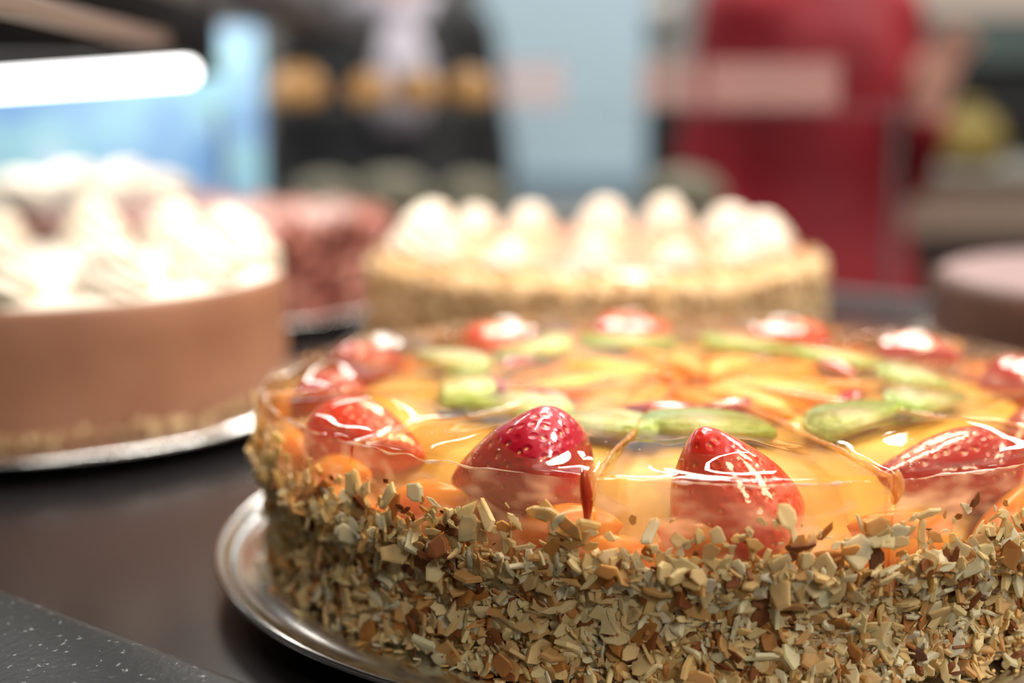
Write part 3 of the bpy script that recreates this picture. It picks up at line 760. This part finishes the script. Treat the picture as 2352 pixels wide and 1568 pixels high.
# low olive bundles on a counter behind the pink cake
t = thing('low_counter', 'low dark counter behind the glass shelf', 'counter', (0, 2.12, FLOOR))
link('counter_body', box_me(-.45, .32, 0, .22, 0, 1.09), M_darkmetal, t, smooth=False); link('worktop', box_me(-.47, .34, -.03, .22, 1.09, 1.112, .003), pmat('worktop_brown', S('#5d564c'), .5), t, smooth=False)
M_olive = pmat('olive_wrap', S('#5e5c4a'), .7, var=S('#767260'), vscale=30)
for x, s, lab in [(-.305, 1, 'olive grey wrapped loaf nearest the blue poster'), (-.195, 1.1, 'olive grey wrapped loaf second from the blue poster'), (-.065, 1, 'olive grey wrapped loaf beside the pale column'), (.275, 1.15, 'olive grey wrapped loaf next to the red clothes')]:
    o = link('wrapped_loaf', lathe([(0, 0), (.04, 0), (.052, .012), (.05, .035), (.035, .052), (.012, .060), (0, .061)], 28, lambda a, r, z: (r*(1+.1*math.cos(2*a)+.03*math.cos(7*a)), z)), M_olive, None, (x*.96, 2.22, FLOOR+1.1122)); o.scale = (s, s, s)
    tag(o, lab, 'loaf', 'wrapped loaves')

# ------------------------------------------------------------------ people
def fuse(name, caps, mat, parent, vox=.011, smooth=6):
    """one continuous surface grown from tapered limbs (p, q, rp, rq, flatten)"""
    bm = bmesh.new()
    for (p, q, r0, r1, *ex) in caps:
        p = Vector(p); q = Vector(q); d = q-p; L = d.length; sx, sy = (ex[0] if ex else (1, 1))
        nseg = max(3, int(L/.04)); n = 20
        zq = d.normalized() if L > 1e-6 else Vector((0, 0, 1))
        ref = Vector((1, 0, 0)) if abs(zq.x) < .8 else Vector((0, 1, 0))
        y = zq.cross(ref).normalized(); x = y.cross(zq).normalized()
        rings = []
        steps = [(-1, .05), (-.85, .53), (-.5, .866)]
        for (e, s) in steps: rings.append((p+zq*e*r0*.9, r0*s))
        for k in range(nseg+1): f = k/nseg; rings.append((p+d*f, r0+(r1-r0)*f))
        for (e, s) in steps[::-1]: rings.append((q-zq*e*r1*.9, r1*s))
        vs = [[bm.verts.new(c+x*math.cos(2*PI*j/n)*r*sx+y*math.sin(2*PI*j/n)*r*sy) for j in range(n)] for c, r in rings]
        for A, B in zip(vs, vs[1:]):
            for j in range(n): bm.faces.new((A[j], A[(j+1) % n], B[(j+1) % n], B[j]))
        bm.faces.new(vs[0][::-1]); bm.faces.new(vs[-1])
    me = bpy.data.meshes.new('m'); bm.to_mesh(me); bm.free()
    o = link(name, me, mat, parent)
    r = o.modifiers.new('r', 'REMESH'); r.mode = 'VOXEL'; r.voxel_size = vox; r.use_smooth_shade = True
    s = o.modifiers.new('s', 'SMOOTH'); s.iterations = smooth; s.factor = .5
    return o
M_skin = pmat('skin', S('#d3a090'), .5, sss=.15, ssss=.01); M_hair = pmat('hair', S('#2c211b'), .6)
def hand(wrist, d, side, up):
    """capsules of a slightly curled hand: palm, four fingers of two bones, thumb"""
    w = Vector(wrist); d = Vector(d).normalized(); s = Vector(side).normalized(); u = Vector(up).normalized(); c = []
    pk = w+d*.085
    c.append((w, pk, .024, .03, (1.25, .75)))
    for k, L in enumerate((.068, .078, .072, .056)):
        b = pk+s*(.030-.02*k)*1.0; m = b+d*L*.55-u*.010; e = m+d*L*.35-u*.028
        c.append((b, m, .0095, .0088)); c.append((m, e, .0088, .0075))
    tb = w+d*.03+s*.026; tm = tb+s*.03+d*.03-u*.008; te = tm+d*.03+s*.006-u*.012
    c.append((tb, tm, .0125, .0105)); c.append((tm, te, .0105, .0085)); return c
def person(name, label, loc, rotz, cloth, trouser, arms, sleeve, hem, scarf=None):
    t = thing(name, label, 'person', loc, rotz); t.scale = (1.05, 1.05, 1.05)
    H = 1.66; P = lambda x, y, z: Vector((x, y, z))
    body = [(P(0, 0, .93), P(0, 0, 1.05), .135, .12, (1.2, .8)), (P(0, 0, 1.05), P(0, 0, 1.28), .12, .14, (1.2, .8)), (P(-.14, 0, 1.36), P(.14, 0, 1.36), .065, .065),
            (P(0, 0, 1.36), P(0, -.015, 1.50), .055, .05), (P(0, -.03, 1.53), P(0, -.02, 1.60), .068, .082, (.95, 1.1)), (P(0, -.102, 1.555), P(0, -.118, 1.535), .010, .013),
            (P(.078, 0, 1.55), P(.082, 0, 1.58), .016, .018), (P(-.078, 0, 1.55), P(-.082, 0, 1.58), .016, .018)]
    for s in (-1, 1):
        body += [(P(.09*s, 0, .92), P(.095*s, -.01, .50), .088, .058), (P(.095*s, -.01, .50), P(.095*s, .01, .09), .056, .036), (P(.095*s, .01, .05), P(.11*s, -.15, .03), .038, .03)]
    for (sh, el, wr, hd, hs, hu) in arms:
        body += [(P(*sh), P(*el), .050, .040), (P(*el), P(*wr), .040, .027)]; body += hand(wr, hd, hs, hu)
    fuse('body', body, M_skin, t, .0075, 4)
    top = [(P(0, 0, hem), P(0, 0, .90), .215, .185, (1.15, .95)), (P(0, 0, .90), P(0, 0, 1.06), .185, .150, (1.15, .9)), (P(0, 0, 1.06), P(0, 0, 1.28), .150, .155, (1.18, .85)), (P(-.15, 0, 1.365), P(.15, 0, 1.365), .078, .078)]
    for (sh, el, wr, *_r) in arms:
        a = Vector(sh); b = Vector(el); c = Vector(wr)
        if sleeve <= 1: top.append((a, a.lerp(b, sleeve), .066, .058))
        else: top += [(a, b, .066, .056), (b, b.lerp(c, sleeve-1), .056, .046)]
    fuse('top_garment', top, cloth, t, .011, 8)
    low = []
    for s in (-1, 1): low += [(P(.09*s, 0, .95), P(.095*s, -.01, .50), .100, .078), (P(.095*s, -.01, .50), P(.095*s, .01, .10), .076, .062)]
    fuse('trousers', low, trouser, t, .013, 5)
    for s in (-1, 1): fuse('shoe', [(P(.095*s, .03, .045), P(.11*s, -.17, .036), .044, .036)], M_darkmetal, t, .008, 4)
    fuse('hair', [(P(0, .015, 1.60), P(0, 0, 1.635), .088, .080), (P(0, .05, 1.60), P(0, .075, 1.46), .07, .05)], M_hair, t, .009, 4)
    for s in (-1, 1):
        o = link('eye', lathe([(0, -.012), (.0085, -.0085), (.012, 0), (.0085, .0085), (0, .012)], 16), M_darkmetal, t, (.031*s, -.098, 1.575))
    fuse('mouth', [(P(-.018, -.098, 1.508), P(.018, -.098, 1.508), .006, .006)], pmat('lips', S('#a85a55'), .5), t, .004, 2)
    if scarf:
        pts = [Vector((.085*math.cos(a), .01+.075*math.sin(a), 1.40+.015*math.cos(3*a))) for a in np.linspace(0, 2*PI, 28)]
        sc = link('scarf', tube_me(pts, .042, 12), scarf, t)
        link('scarf_end', tube_me([(.02, -.075, 1.39), (.03, -.125, 1.30), (.015, -.14, 1.22), (.02, -.14, 1.15)], [.035, .06, .065, .05], 14, .45), scarf, sc)
    return t
M_red = pmat('red_cloth', S('#96051f'), .75, var=S('#780016'), vscale=5)
person('person', 'person in red clothes with one bare hand raised', (.550, 2.66, FLOOR), math.radians(24), M_red, pmat('dark_trousers', S('#1d1d22'), .8),
       [((.155, 0, 1.365), (.185, -.03, 1.09), (.115, -.17, 1.195), (.12, -.2, 1), (-1, 0, .2), (0, 1, .2)),
        ((-.155, 0, 1.365), (-.205, .01, 1.08), (-.19, -.10, .86), (0, -.3, -1), (0, -1, 0), (-1, 0, 0))], 1.9, .50)
person('person', 'person in a black jacket with pale grey scarf', (-.285, 3.35, FLOOR), math.radians(6), pmat('black_cloth', S('#1c1e20'), .8, var=S('#26282d'), vscale=6), pmat('black_trousers', S('#15171a'), .8),
       [((.17, 0, 1.365), (.225, .02, 1.08), (.22, -.03, .82), (0, -.1, -1), (0, -1, 0), (1, 0, 0)),
        ((-.17, 0, 1.365), (-.225, .02, 1.08), (-.22, -.03, .82), (0, -.1, -1), (0, -1, 0), (-1, 0, 0))], 1.92, .84, pmat('scarf_grey', S('#a7a3ae'), .9))
